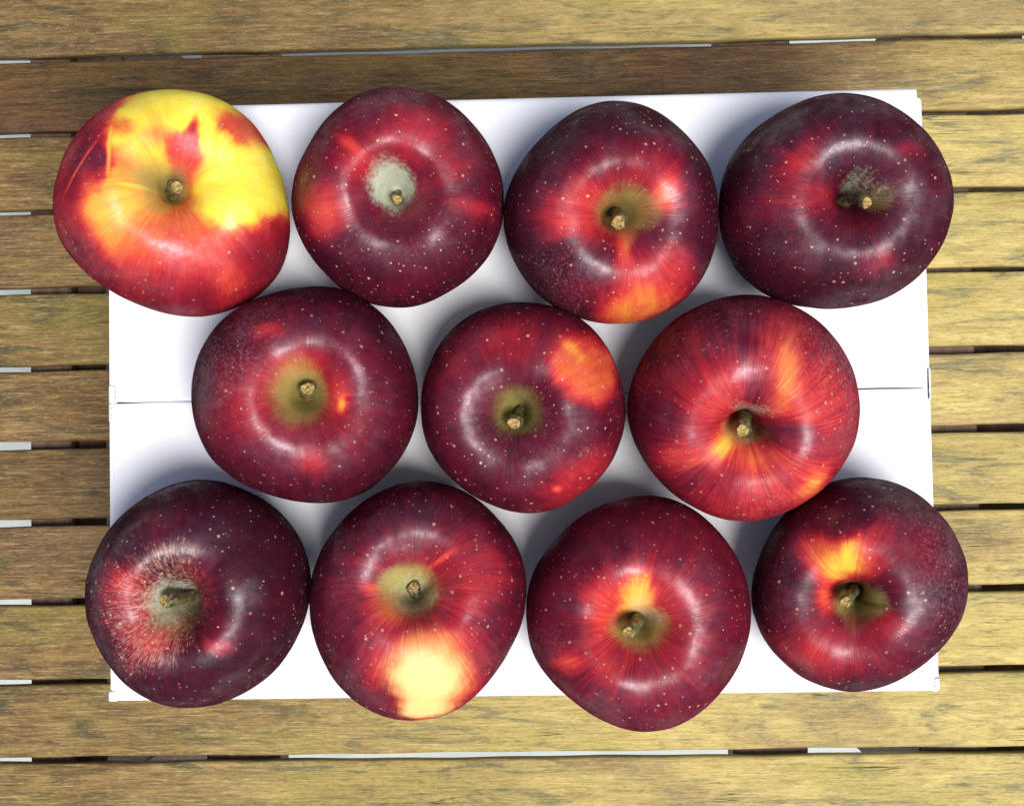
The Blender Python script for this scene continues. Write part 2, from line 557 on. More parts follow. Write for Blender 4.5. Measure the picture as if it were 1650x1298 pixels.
def tape(x0, x1, y0, y1, side):
    """a strip of tape over the seam, folded down the end wall"""
    path = []
    n = 6
    xs = x0 if side < 0 else x1                       # the folded edge
    xi = x1 if side < 0 else x0
    zt = BOX_H + .0003
    path.append((xi, zt))
    path.append((xs - side * .0012, zt))
    for a in range(0, 91, 22):
        t = math.radians(a)
        path.append((xs - side * .0010 + side * .0010 * math.sin(t), zt - .001 + .001 * math.cos(t)))
    path.append((xs, BOX_H - .03))
    V, Fc = [], []
    m = 8
    for lay in (0, .0002):
        for k, (x, z) in enumerate(path):
            for j in range(m + 1):
                y = y0 + (y1 - y0) * j / m
                jag = .0003 * math.sin(j * 2.4 + y0 * 900) if k == 0 else 0
                if k <= 1:
                    V.append((x + jag, y, z - lay))
                else:
                    V.append((x - side * lay, y, z - (lay if k < 4 else 0)))
    w = m + 1
    B = w * len(path)
    for k in range(len(path) - 1):
        for j in range(m):
            a = k * w + j
            Fc.append((a, a + 1, a + w + 1, a + w))
            Fc.append((B + a, B + a + w, B + a + w + 1, B + a + 1))
    o = mesh_obj('tape_strip', [(v[0] - xs, v[1] - (y0 + y1) / 2, v[2]) for v in V], Fc, M_TAPE, carton)
    o.location = Vector((xs, (y0 + y1) / 2, 0)) + COFF
    return o
tape(bx0 - .0001, bx0 + .0026, seam_y - .0002, seam_y + .0070, -1)
tape(bx0 - .0001, bx0 + .0012, seam_y - .0080, seam_y - .0006, -1)
tape(bx1 + .0004, bx1 + .0011, seam_y - .005, seam_y + .0078, 1)

def lip(x, y, seed):
    """the small crumpled lip of card at a corner"""
    rng = random.Random(seed)
    V, Fc = [], []
    n, m = 10, 7
    for i in range(n + 1):
        for j in range(m + 1):
            a = math.pi * 1.3 * j / m
            r = .0008 + .0001 * math.sin(i * 1.7 + seed)
            V.append((r * math.cos(a) + .0001 * rng.uniform(-1, 1), (i / n - .5) * .0040, r * math.sin(a) + .0001 * rng.uniform(-1, 1)))
    w = m + 1
    for i in range(n):
        for j in range(m):
            a = i * w + j
            Fc.append((a, a + 1, a + w + 1, a + w))
    o = mesh_obj('corner_lip', V, Fc, M_CARD, carton)
    md = o.modifiers.new('thick', 'SOLIDIFY')
    md.thickness = .0005
    o.location = Vector((x, y, BOX_H - .0008)) + COFF
    return o
lip(bx0 + .0006, by0 + .0022, 2)
lip(bx1 - .0002, by0 + .0034, 4)

# ------------------------------------------------------------------ apples: shape in numpy
PROFILE = [(0, .17), (.05, .195), (.10, .34), (.17, .52), (.29, .678), (.45, .755), (.62, .715), (.80, .56), (.94, .29), (1.0, .0),
           (.975, -.25), (.87, -.51), (.70, -.70), (.50, -.80), (.37, -.82), (.24, -.77), (.12, -.70), (0, -.68)]

def smoothstep(a, b, x):
    t = np.clip((x - a) / (b - a), 0, 1)
    return t * t * (3 - 2 * t)

def catmull(pts, k=24):
    p = np.array(pts, float)
    p = np.vstack([p[0] * np.array([-1, 1]) * 1.0 + 0, p, p[-1]])
    p[0] = (-p[2, 0], p[2, 1])
    p[-1] = (-p[-3, 0], p[-3, 1])
    out = []
    for i in range(1, len(p) - 2):
        for t in np.linspace(0, 1, k, endpoint=False):
            a, b, c, d = p[i - 1], p[i], p[i + 1], p[i + 2]
            out.append(.5 * ((2 * b) + (-a + c) * t + (2 * a - 5 * b + 4 * c - d) * t * t + (-a + 3 * b - 3 * c + d) * t ** 3))
    out.append(p[-2])
    return np.array(out)

def hash3(ix, iy, iz, seed):
    h = (ix.astype(np.int64) * 374761393 + iy.astype(np.int64) * 668265263 + iz.astype(np.int64) * 2147483647 + seed * 974634777) & 0x7fffffff
    h = ((h ^ (h >> 13)) * 1274126177) & 0x7fffffff
    h = h ^ (h >> 16)
    return (h & 0xffff) / 65535.0

def vnoise(p, seed):
    f = np.floor(p)
    t = p - f
    t = t * t * (3 - 2 * t)
    i = f.astype(np.int64)
    r = 0
    for dx in (0, 1):
        for dy in (0, 1):
            for dz in (0, 1):
                w = (t[:, 0] if dx else 1 - t[:, 0]) * (t[:, 1] if dy else 1 - t[:, 1]) * (t[:, 2] if dz else 1 - t[:, 2])
                r = r + w * hash3(i[:, 0] + dx, i[:, 1] + dy, i[:, 2] + dz, seed)
    return r

def fbm(p, seed, oct=4):
    r = 0; a = .5; n = 0
    for k in range(oct):
        r = r + a * vnoise(p * 2 ** k, seed + k * 17)
        n += a
        a *= .5
    return r / n - .5

def apple_shape(A, NS, NR):
    """vertices of one apple about its own centre: the stem axis is tilted, then the outline pulled to eight radii"""
    pr = catmull(PROFILE)
    r, z = pr[:, 0].copy(), pr[:, 1].copy()
    ins = np.arange(len(r)) < 24 * 5                 # inside the cavity
    cw, cd = A['cav']
    r = np.where(ins, r * (1 + (cw - 1) * smoothstep(.45, .15, r)), r)
    z = np.where(ins, .755 - (.755 - z) * (1 + (cd - 1) * smoothstep(.45, .1, r)), z)
    z = z * A['ht']
    seg = np.hypot(np.diff(r), np.diff(z))
    # finer rows on the upper half, which carries the markings
    wgt = np.where(np.arange(len(seg)) < 24 * 10, 1.6, .8)
    s = np.concatenate([[0], np.cumsum(seg * wgt)])
    q = np.linspace(0, s[-1], NR + 1)
    r = np.interp(q, s, r); z = np.interp(q, s, z)
    rho = np.interp(q, s, np.concatenate([[0], np.cumsum(seg)]))
    r = r[1:-1]; z = z[1:-1]; rho = rho[1:-1]
    phi = np.arange(NS) * 2 * np.pi / NS
    R_, PH = np.meshgrid(r, phi, indexing='ij')
    Z_ = np.meshgrid(z, phi, indexing='ij')[0]
    RHO = np.meshgrid(rho, phi, indexing='ij')[0]
    sd = A['seed']
    rim = np.exp(-((R_ - .5) / .28) ** 2) * (Z_ > .1)
    Z_ = Z_ + rim * (.030 * np.cos(PH * 2 + sd) + .013 * np.cos(PH * 5 + sd * 2.1) + .018 * np.cos(PH * 3 + sd * .7))
    sh = smoothstep(.25, .8, R_)
    R_ = R_ * (1 + sh * (.006 * np.cos(5 * PH + sd * 1.3) + .005 * np.cos(3 * PH + sd * 2.9)))
    # the cavity is never quite round
    cvt = smoothstep(.40, .08, R_) * (Z_ > 0)
    R_ = R_ * (1 + cvt * (.10 * np.cos(2 * PH + sd * 1.9) + .07 * np.cos(3 * PH + sd * .4)))
    X = R_ * np.cos(PH); Y = R_ * np.sin(PH)
    P = np.stack([X.ravel(), Y.ravel(), Z_.ravel()], 1)
    P = np.vstack([[0, 0, (0.755 - (.755 - .17) * cd) * A['ht']], P, [0, 0, -.68 * A['ht']]])
    polar = np.stack([np.cos(PH).ravel(), np.sin(PH).ravel(), RHO.ravel()], 1)
    polar = np.vstack([[1, 0, 0], polar, [1, 0, rho[-1]]])
    nb = fbm(P * 1.7 + sd * 3.1, 11, 3)[:, None]
    P = P * (1 + .045 * nb)
    tx, ty = A['tilt']
    ax = np.array([-ty, tx, 0.0]); an = np.hypot(tx, ty) + 1e-9; ax /= an
    K = np.array([[0, -ax[2], ax[1]], [ax[2], 0, -ax[0]], [-ax[1], ax[0], 0]])
    Rm = np.eye(3) + np.sin(an) * K + (1 - np.cos(an)) * K @ K
    P = P @ Rm.T
    az = np.arctan2(P[:, 1], P[:, 0])
    m = np.array(A['rad'])
    k8 = np.fft.rfft(m) / 8.0
    mm = np.full(len(az), k8[0].real)
    for k in range(1, 5):
        c = k8[k] * (2 if k < 4 else 1)
        mm = mm + (c * np.exp(1j * k * az)).real
    rr = np.hypot(P[:, 0], P[:, 1])
    mean = m.mean()
    f = mean + (mm - mean) * smoothstep(.15, .85, rr)
    P[:, 0] *= f; P[:, 1] *= f
    P[:, 2] *= mean
    P = P * A['R']
    faces = None
    return P, polar, Rm

def apple_faces(NS, NR):
    rows = NR - 1
    i, j = np.meshgrid(np.arange(rows - 1), np.arange(NS), indexing='ij')
    a = 1 + i * NS + j
    b = 1 + i * NS + (j + 1) % NS
    quads = np.stack([a, a + NS, b + NS, b], -1).reshape(-1, 4)
    j = np.arange(NS)
    top = np.stack([np.zeros(NS, int), 1 + j, 1 + (j + 1) % NS], 1)
    last = 1 + rows * NS
    o = 1 + (rows - 1) * NS
    bot = np.stack([np.full(NS, last), o + (j + 1) % NS, o + j], 1)
    return quads, top, bot

def fast_mesh(name, P, quads, tris):
    me = bpy.data.meshes.new(name)
    me.vertices.add(len(P))
    me.vertices.foreach_set('co', P.astype(np.float32).ravel())
    nl = len(quads) * 4 + len(tris) * 3
    me.loops.add(nl)
    me.loops.foreach_set('vertex_index', np.concatenate([quads.ravel(), tris.ravel()]).astype(np.int32))
    npoly = len(quads) + len(tris)
    me.polygons.add(npoly)
    st = np.concatenate([np.arange(len(quads)) * 4, len(quads) * 4 + np.arange(len(tris)) * 3]).astype(np.int32)
    me.polygons.foreach_set('loop_start', st)
    me.polygons.foreach_set('use_smooth', np.ones(npoly, bool))
    me.update(calc_edges=True)
    me.validate()
    return me

def paint(A, P, polar):
    """markings of the skin: ripeness 0 = near black maroon .. 1 = yellow, plus russet, olive, dots, dust, streaks, tan"""
    n = len(P)
    q = P / A['R']
    sd = A['seed']
    ch = {k: np.zeros(n) for k in 'rgolsdtw'}
    ch['r'][:] = A['base']
    ch['l'][:] = A.get('dots', .8)
    warp_a = fbm(q * 4.5 + sd, 3, 4); warp_b = fbm(q * 4.5 + 31.7 + sd, 5, 4)
    w2a = fbm(q * 16 + sd, 23, 3); w2b = fbm(q * 16 + 11.3 + sd, 29, 3)
    rad = np.stack([polar[:, 0] * 7, polar[:, 1] * 7, polar[:, 2] * .6], 1)
    st = fbm(rad + sd, 7, 4)                                   # streaks running out from the stem
    u0 = q[:, 0]; v0 = q[:, 1]
    rr = np.hypot(u0, v0) + 1e-6
    up = P[:, 2] > -.25 * A['R']
    for c, u, v, ru, rv, rot, soft, val, stg in A['paint']:
        wa = .9 * min(1, min(ru, rv) / .12)
        sa = wa * (1.0 if c == 'r' else .15)
        uu = u0 + wa * (.13 * warp_a + .05 * w2a) + st * .13 * sa * u0 / rr
        vv = v0 + wa * (.13 * warp_b + .05 * w2b) + st * .13 * sa * v0 / rr
        t = math.radians(-rot)
        dx, dy = uu - u, vv - v
        a = dx * math.cos(t) + dy * math.sin(t)
        b = -dx * math.sin(t) + dy * math.cos(t)
        d = np.hypot(a / ru, b / rv)
        soft = min(1.0, soft * 1.3) if c in 'rgw' else soft
        m = (1 - smoothstep(max(0, 1 - soft), 1 + soft, d)) * stg * up
        ch[c] = ch[c] + (val - ch[c]) * m
    # no pale dots inside the stem cavity
    ch['l'] *= smoothstep(.32, .62, polar[:, 2])
    skin = np.stack([ch['r'], ch['g'], ch['o'], ch['l']], 1)
    wear = np.stack([ch['d'], ch['s'], ch['t'], ch['w']], 1)
    return skin, wear

def tube(path, radii, ns=16, seed=0):
    """a knobbly tube along a path; returns verts, faces and the end ring"""
    V, Fc = [], []
    path = [Vector(p) for p in path]
    rng = random.Random(seed)
    ph = [rng.uniform(0, 6.28) for _ in range(4)]
    for i, p in enumerate(path):
        d = (path[min(i + 1, len(path) - 1)] - path[max(i - 1, 0)]).normalized()
        a = d.orthogonal().normalized() if abs(d.z) < .1 else d.cross(Vector((1, 0, 0))).cross(d).normalized()
        b = d.cross(a)
        for k in range(ns):
            t = 2 * math.pi * k / ns
            r = radii[i] * (1 + .10 * math.sin(2 * t + ph[0] + i * .25) + .07 * math.sin(3 * t + ph[1] - i * .4) + .05 * math.sin(5 * t + ph[2] + i))
            V.append(p + a * (r * math.cos(t)) + b * (r * math.sin(t)))
    for i in range(len(path) - 1):
        for k in range(ns):
            a, b = i * ns + k, i * ns + (k + 1) % ns
            Fc.append((a, b, b + ns, a + ns))
    return V, Fc

def make_stem(A, apple, centre, P, Rm):
    R = A['R']
    bottom = Vector(P[0])                                    # cavity floor
    tip = Vector(A['tip']) * R                              # offset of the cut end from the apple centre
    rt = A['tipr'] * R * 1.10
    base = bottom + Vector((0, 0, -.02 * R))
    mid = (base + tip) * .5 + Vector(A.get('bend', (0, 0, 0))) * R
    path, rad = [], []
    n = 14
    for i in range(n + 1):
        t = i / n
        path.append(base * (1 - t) ** 2 + mid * 2 * t * (1 - t) + tip * t * t)
        rad.append(rt * (1.15 - .45 * math.sin(min(1, t * 1.25) * math.pi * .9) * A.get('waist', 1.0) + .06 * math.sin(t * 9 + A['seed'])))
    rad[-2] = rt * 1.02
    rad[-1] = rt * .80
    V, Fc = tube(path, rad, 18, A['seed'])
    o = mesh_obj('stem', [v - base for v in V], Fc, M_STEM, apple)
    o.location = base
    # broken end: a rough cap sunk a little into the rim
    d = (path[-1] - path[-2]).normalized()
    ring = V[-18:]
    rng = random.Random(A['seed'] + 7)
    cv, cf = [], []
    c = path[-1]
    levels = [(.99, .0), (.90, .05), (.72, .02), (.5, -.10), (.28, -.02)]
    ch_ = .6 + .8 * rng.random()
    for f, h in levels:
        for v in ring:
            cv.append(c + (v - c) * f + d * (rt * (h * ch_ + .14 * ch_ * rng.uniform(-1, 1) * (f < .97))) - c)
    cv.append(d * rt * .02)
    for l in range(len(levels) - 1):
        for k in range(18):
            a, b = l * 18 + k, l * 18 + (k + 1) % 18
            cf.append((a, b, b + 18, a + 18))
    e = len(cv) - 1
    o2 = (len(levels) - 1) * 18
    for k in range(18):
        cf.append((o2 + k, o2 + (k + 1) % 18, e))
    q = mesh_obj('stem_end', cv, cf, M_CUT, o)
    q.location = c - base

APPLES = [
    {'R': 0.045235,
     'base': 0.2,
     'bend': (-0.05, 0.05, 0),
     'cav': (1.0, 0.9),
     'dots': 0.55,
     'ht': 0.95,
     'label': 'big yellow and red apple with a broad bright yellow cheek, first in the top row',
     'paint': [('r', 0.035, -0.049, 0.736, 0.803, 0, 0.5, 0.7, 1), ('r', -0.146, 0.096, 0.234, 0.268, 0, 0.7, 0.66, 0.9), ('r', -0.212, -0.228, 0.251, 0.285, 0, 0.6, 0.8, 0.9),
               ('r', -0.009, -0.396, 0.318, 0.184, 0, 0.7, 0.74, 0.8), ('r', 0.264, -0.593, 0.502, 0.285, 0, 0.8, 0.47, 0.85), ('r', 0.433, -0.336, 0.285, 0.184, 20, 0.8, 0.58, 0.7),
               ('r', 0.713, 0.003, 0.36, 0.335, 0, 0.22, 1.0, 1), ('r', 0.56, 0.323, 0.285, 0.318, 0, 0.3, 1.0, 1), ('r', 0.242, 0.734, 0.485, 0.251, 8, 0.3, 0.98, 1),
               ('r', -0.037, 0.652, 0.251, 0.117, -20, 0.4, 0.95, 1), ('r', 0.82, 0.283, 0.184, 0.218, 0, 0.4, 1.0, 1), ('r', -0.14, 0.458, 0.368, 0.075, -32, 0.4, 0.92, 1),
               ('r', -0.388, 0.407, 0.151, 0.044, -35, 0.5, 0.86, 0.9), ('r', 0.008, 0.3, 0.201, 0.117, 20, 0.6, 0.9, 0.8), ('r', -0.19, 0.477, 0.1, 0.075, 0, 0.6, 0.56, 0.7),
               ('r', 0.068, 0.465, 0.117, 0.117, 0, 0.7, 0.66, 0.6), ('r', 0.259, 0.309, 0.126, 0.184, 20, 0.35, 0.47, 1), ('r', 0.333, 0.447, 0.047, 0.159, 8, 0.4, 0.41, 1),
               ('r', 0.294, 0.205, 0.151, 0.117, 0, 0.6, 0.52, 0.9), ('r', 0.672, 0.553, 0.134, 0.184, -38, 0.4, 0.5, 0.85), ('r', -0.39, 0.222, 0.1, 0.184, 0, 0.5, 0.24, 1),
               ('r', -0.561, 0.239, 0.151, 0.335, 25, 0.6, 0.2, 1), ('r', -0.574, 0.174, 0.268, 0.015, -54, 0.5, 0.6, 0.8), ('r', -0.304, 0.284, 0.018, 0.218, 0, 0.5, 0.8, 0.9),
               ('r', -0.091, -0.0, 0.109, 0.017, 4, 0.5, 0.97, 0.9), ('r', 0.604, -0.774, 0.218, 0.092, -50, 0.5, 0.68, 0.9), ('r', 0.883, -0.509, 0.151, 0.318, 30, 0.7, 0.26, 0.8),
               ('o', 0.065, 0.071, 0.209, 0.176, 20, 0.8, 0.95, 1), ('o', 0.061, -0.148, 0.117, 0.084, 0, 0.8, 0.7, 0.8), ('g', 0.125, 0.089, 0.1, 0.117, 0, 0.6, 0.5, 0.8),
               ('r', -0.003, -0.905, 0.703, 0.184, 4, 0.8, 0.22, 0.8), ('r', -0.618, -0.55, 0.184, 0.335, -35, 0.8, 0.2, 0.8)],
     'pos': [-0.15116, 0.10924],
     'rad': [1.0278, 1.0064, 0.9859, 0.9761, 0.9748, 0.9547, 0.9707, 1.1037],
     'seed': 1,
     'tilt': [0.3008, 0.0746],
     'tip': [0.2347, -0.0096, 0.7],
     'tipr': 0.0559},
    {'R': 0.042165,
     'base': 0.13,
     'cav': (1.25, 0.72),
     'dots': 1.0,
     'ht': 1.0,
     'label': 'dark red apple with a pale mint green patch round its small stem',
     'paint': [('r', -0.04, 0.209, 0.637, 0.46, 0, 0.9, 0.29, 0.9), ('r', -0.328, 0.316, 0.159, 0.05, 42, 0.6, 0.5, 0.9), ('r', -0.584, -0.239, 0.195, 0.177, 0, 0.7, 0.5, 1),
               ('r', 0.216, 0.443, 0.23, 0.195, 0, 0.8, 0.4, 0.8), ('r', 0.757, -0.216, 0.177, 0.088, 10, 0.7, 0.38, 0.8), ('r', 0.552, 0.155, 0.159, 0.106, 0, 0.8, 0.36, 0.6),
               ('r', -0.234, 0.17, 0.159, 0.106, 0, 0.8, 0.42, 0.6), ('g', -0.783, 0.054, 0.08, 0.106, 0, 0.8, 0.35, 0.6), ('o', -0.783, 0.054, 0.088, 0.124, 0, 0.8, 0.5, 0.6),
               ('g', 0.004, -0.003, 0.188, 0.216, 0, 0.46, 0.92, 1), ('o', 0.006, 0.03, 0.265, 0.283, 0, 0.4, 0.25, 0.7), ('d', 0.512, -0.415, 0.195, 0.23, 0, 0.9, 0.35, 1),
               ('d', -0.057, -0.566, 0.354, 0.124, 0, 0.9, 0.25, 1)],
     'pos': [-0.06166, 0.10972],
     'rad': [1.0039, 0.983, 1.0309, 0.9637, 0.9846, 0.9891, 1.0339, 1.0109],
     'seed': 2,
     'tilt': [0.0814, -0.1181],
     'tip': [0.0484, -0.1186, 0.5],
     'tipr': 0.0462,
     'waist': 0.5},
    {'R': 0.042566,
     'base': 0.07,
     'bend': (0.06, 0.03, 0.05),
     'cav': (1.0, 1.0),
     'dots': 0.7,
     'ht': 1.0,
     'label': 'dark apple with an orange red flush along its lower edge, third in the top row',
     'paint': [('r', -0.451, -0.162, 0.232, 0.161, 20, 0.8, 0.38, 1), ('r', -0.369, -0.246, 0.107, 0.071, 20, 0.8, 0.5, 0.7), ('r', 0.005, -0.037, 0.429, 0.357, 0, 0.8, 0.4, 0.8),
               ('r', -0.215, -0.059, 0.161, 0.214, 0, 0.8, 0.5, 0.6), ('r', 0.421, 0.171, 0.232, 0.268, 0, 0.9, 0.33, 0.8), ('r', 0.464, 0.055, 0.107, 0.161, 20, 0.7, 0.62, 0.85),
               ('r', 0.26, -0.763, 0.411, 0.268, -28, 0.5, 0.47, 1), ('r', 0.232, -0.897, 0.339, 0.143, -18, 0.5, 0.66, 1), ('r', 0.296, -0.807, 0.214, 0.089, -25, 0.8, 0.62, 0.7),
               ('r', 0.518, -0.644, 0.179, 0.197, 0, 0.8, 0.42, 0.9), ('r', -0.259, -0.777, 0.214, 0.143, 0, 0.9, 0.25, 0.7), ('r', 0.082, -0.422, 0.071, 0.161, 0, 0.7, 0.62, 0.8),
               ('o', 0.089, -0.083, 0.25, 0.179, 0, 0.8, 0.9, 1), ('o', 0.325, -0.102, 0.161, 0.107, 0, 0.9, 0.6, 0.8), ('o', 0.119, -0.348, 0.063, 0.107, 0, 0.8, 0.6, 0.7),
               ('d', -0.494, -0.67, 0.322, 0.25, 30, 0.9, 0.8, 1), ('t', -0.343, -0.894, 0.125, 0.032, 25, 0.8, 0.75, 0.9), ('t', 0.805, -0.598, 0.05, 0.098, 15, 0.8, 0.75, 0.9),
               ('s', -0.007, -0.03, 0.625, 0.625, 0, 0.8, 0.3, 1)],
     'pos': [0.0225, 0.10156],
     'rad': [0.9956, 0.9815, 1.0084, 0.9441, 0.9865, 0.9988, 1.0356, 1.0494],
     'seed': 3,
     'tilt': [0.0939, -0.2146],
     'tip': [0.0297, -0.2193, 0.72],
     'tipr': 0.0682},
    {'R': 0.043432,
     'base': 0.085,
     'bend': (0, 0.05, 0.05),
     'cav': (1.0, 0.95),
     'dots': 0.75,
     'ht': 0.98,
     'label': 'very dark maroon apple with a bent stem, last in the top row',
     'paint': [('r', -0.451, 0.221, 0.246, 0.131, -35, 0.8, 0.34, 1), ('r', -0.539, -0.108, 0.393, 0.147, -10, 0.9, 0.3, 0.9), ('r', -0.302, -0.121, 0.213, 0.098, 0, 0.9, 0.33, 0.7),
               ('r', 0.208, -0.651, 0.147, 0.098, 0, 0.9, 0.34, 0.8), ('r', 0.497, 0.301, 0.115, 0.065, 0, 0.9, 0.34, 0.7), ('r', 0.172, -0.187, 0.327, 0.196, 0, 0.9, 0.2, 0.6),
               ('t', 0.329, -0.016, 0.229, 0.131, 5, 0.9, 0.75, 1), ('t', 0.039, 0.117, 0.262, 0.147, 0, 0.9, 0.6, 1), ('o', 0.239, -0.074, 0.147, 0.147, 0, 0.8, 0.6, 0.8),
               ('g', 0.068, 0.06, 0.123, 0.098, -25, 0.8, 0.46, 1), ('g', 0.044, -0.02, 0.046, 0.115, 0, 0.8, 0.6, 0.9), ('g', 0.233, -0.018, 0.098, 0.098, 0, 0.9, 0.35, 0.8),
               ('s', -0.045, -0.043, 0.737, 0.737, 0, 0.8, 0.45, 1), ('d', -0.467, -0.341, 0.327, 0.327, 0, 0.9, 0.2, 1)],
     'pos': [0.1104, 0.10418],
     'rad': [1.0319, 0.987, 0.9541, 0.9591, 1.0469, 1.0407, 0.9641, 1.0163],
     'seed': 4,
     'tilt': [0.0522, -0.1371],
     'tip': [0.1287, -0.1486, 0.7],
     'tipr': 0.0521},
    {'R': 0.043572,
     'base': 0.11,
     'cav': (1.05, 1.0),
     'dots': 0.6,
     'ht': 0.98,
     'label': 'dark red apple first in the middle row, its stem end sunk in an olive hollow',
     'paint': [('r', 0.07, -0.077, 0.528, 0.443, 0, 0.8, 0.37, 0.9), ('r', -0.013, 0.149, 0.222, 0.136, -20, 0.8, 0.54, 0.8), ('r', 0.407, -0.053, 0.085, 0.153, 0, 0.7, 0.52, 0.8),
               ('r', -0.364, -0.178, 0.358, 0.256, 0, 0.9, 0.31, 0.8), ('r', -0.2, 0.519, 0.119, 0.068, 0, 0.8, 0.42, 0.9), ('r', 0.182, -0.611, 0.119, 0.111, 0, 0.8, 0.4, 0.8),
               ('r', 0.423, -0.118, 0.037, 0.068, 0, 0.6, 0.72, 0.9), ('t', -0.009, 0.164, 0.273, 0.153, 0, 0.9, 0.45, 1), ('o', 0.044, -0.008, 0.222, 0.281, 0, 0.7, 0.92, 1),
               ('g', 0.093, 0.053, 0.136, 0.119, 0, 0.7, 0.42, 0.8), ('g', 0.584, -0.362, 0.061, 0.072, 0, 0.6, 0.42, 0.5), ('d', -0.542, 0.34, 0.375, 0.443, 20, 0.9, 0.95, 1),
               ('d', 0.041, -0.514, 0.426, 0.222, 0, 0.9, 0.3, 1)],
     'pos': [-0.0991, 0.03219],
     'rad': [1.0213, 1.0147, 0.9679, 0.993, 1.009, 0.9766, 0.982, 1.0355],
     'seed': 5,
     'tilt': [0.1954, -0.038],
     'tip': [0.1109, 0.0239, 0.5],
     'tipr': 0.0612},
    {'R': 0.040796,
     'base': 0.15,
     'cav': (0.95, 1.0),
     'dots': 0.95,
     'ht': 1.0,
     'label': 'small deep red apple with an orange cheek at the centre of the arrangement',
     'paint': [('r', -0.107, 0.595, 0.416, 0.225, 0, 0.9, 0.33, 0.9), ('r', -0.65, 0.316, 0.277, 0.26, 0, 0.9, 0.28, 0.8), ('r', 0.6, 0.322, 0.286, 0.338, -35, 0.3, 0.54, 1),
               ('r', 0.6, 0.306, 0.191, 0.26, -35, 0.7, 0.6, 0.8), ('r', 0.474, 0.487, 0.121, 0.052, 45, 0.6, 0.72, 0.9), ('r', 0.39, 0.335, 0.087, 0.121, 0, 0.6, 0.55, 0.9),
               ('r', 0.519, -0.695, 0.364, 0.173, -32, 0.7, 0.4, 1), ('r', 0.313, -0.773, 0.045, 0.031, 0, 0.6, 0.62, 0.9), ('t', -0.036, -0.066, 0.277, 0.26, 0, 0.8, 0.75, 1),
               ('t', -0.192, -0.258, 0.191, 0.121, -30, 0.9, 0.7, 1), ('o', -0.036, -0.049, 0.225, 0.208, 0, 0.8, 0.85, 1), ('g', 0.587, -0.437, 0.104, 0.104, 0, 0.9, 0.3, 0.8),
               ('d', -0.381, -0.095, 0.208, 0.433, 0, 0.9, 0.25, 1), ('d', 0.263, -0.432, 0.26, 0.208, 0, 0.9, 0.25, 1), ('s', 0.004, -0.008, 0.52, 0.52, 0, 0.8, 0.3, 1)],
     'pos': [-0.01341, 0.02558],
     'rad': [0.977, 0.9925, 1.0244, 1.0141, 1.0021, 0.9863, 1.0021, 1.0016],
     'seed': 6,
     'tilt': [-0.1191, -0.1279],
     'tip': [-0.0756, -0.1701, 0.62],
     'tipr': 0.0626,
     'waist': 1.2},
    {'R': 0.043728,
     'base': 0.12,
     'bend': (0.03, 0.02, 0),
     'cav': (0.95, 1.0),
     'dots': 0.6,
     'ht': 1.02,
     'label': 'bright streaky red apple last in the middle row, flamed with orange round its stem',
     'paint': [('r', 0.096, -0.129, 0.851, 0.751, 0, 0.6, 0.44, 1), ('r', 0.014, -0.663, 0.568, 0.317, 0, 0.8, 0.45, 0.8), ('r', 0.218, 0.29, 0.25, 0.401, 14, 0.8, 0.6, 0.9),
               ('r', 0.287, 0.289, 0.092, 0.25, 10, 0.8, 0.76, 0.9), ('w', 0.271, 0.274, 0.117, 0.317, 10, 0.9, 0.42, 0.9), ('w', 0.49, -0.672, 0.134, 0.083, -40, 0.8, 0.35, 0.8),
               ('w', -0.542, -0.481, 0.184, 0.1, 0, 0.9, 0.22, 0.8), ('r', 0.493, 0.101, 0.25, 0.234, 0, 0.9, 0.46, 0.7), ('r', -0.572, -0.48, 0.217, 0.134, 0, 0.8, 0.54, 0.9),
               ('r', -0.393, -0.064, 0.25, 0.2, 0, 0.9, 0.44, 0.7), ('r', -0.252, -0.328, 0.083, 0.15, 35, 0.7, 0.86, 0.9), ('r', 0.506, -0.672, 0.15, 0.083, -40, 0.7, 0.68, 0.9),
               ('r', 0.052, -0.46, 0.15, 0.117, 0, 0.8, 0.56, 0.8), ('r', -0.055, 0.313, 0.2, 0.167, 0, 0.9, 0.47, 0.7), ('r', 0.025, 0.098, 0.117, 0.134, 20, 0.8, 0.16, 0.8),
               ('r', 0.226, -0.246, 0.351, 0.1, 10, 0.8, 0.14, 0.9), ('r', -0.104, 0.567, 0.217, 0.25, 0, 0.9, 0.13, 0.85), ('r', -0.803, -0.082, 0.25, 0.184, 0, 0.9, 0.13, 0.8),
               ('r', -0.536, -0.623, 0.267, 0.15, 0, 0.9, 0.12, 0.6), ('r', 0.573, 0.521, 0.25, 0.334, -30, 0.9, 0.28, 0.6), ('g', 0.008, -0.033, 0.2, 0.043, 8, 0.9, 0.5, 1),
               ('t', -0.064, -0.002, 0.334, 0.184, 0, 0.9, 0.5, 1), ('o', -0.14, -0.231, 0.134, 0.134, 0, 0.8, 0.8, 0.9), ('o', 0.019, -0.25, 0.15, 0.117, 0, 0.9, 0.6, 0.8),
               ('g', -0.012, -0.249, 0.083, 0.1, 0, 0.8, 0.45, 0.8), ('d', 0.683, 0.295, 0.25, 0.501, -15, 0.9, 0.95, 1), ('d', 0.24, -0.778, 0.417, 0.2, 0, 0.9, 0.5, 1),
               ('d', -0.257, 0.801, 0.417, 0.134, 0, 0.9, 0.6, 1), ('s', 0.018, -0.082, 0.868, 0.868, 0, 0.8, 0.7, 1)],
     'pos': [0.07197, 0.02377],
     'rad': [1.0151, 0.9942, 0.9849, 0.9835, 1.019, 0.9928, 1.0091, 1.0014],
     'seed': 7,
     'tilt': [-0.1193, -0.3166],
     'tip': [-0.0981, -0.2213, 0.66],
     'tipr': 0.0599,
     'waist': 0.6},
    {'R': 0.043564,
     'base': 0.06,
     'bend': (0.05, 0, 0.06),
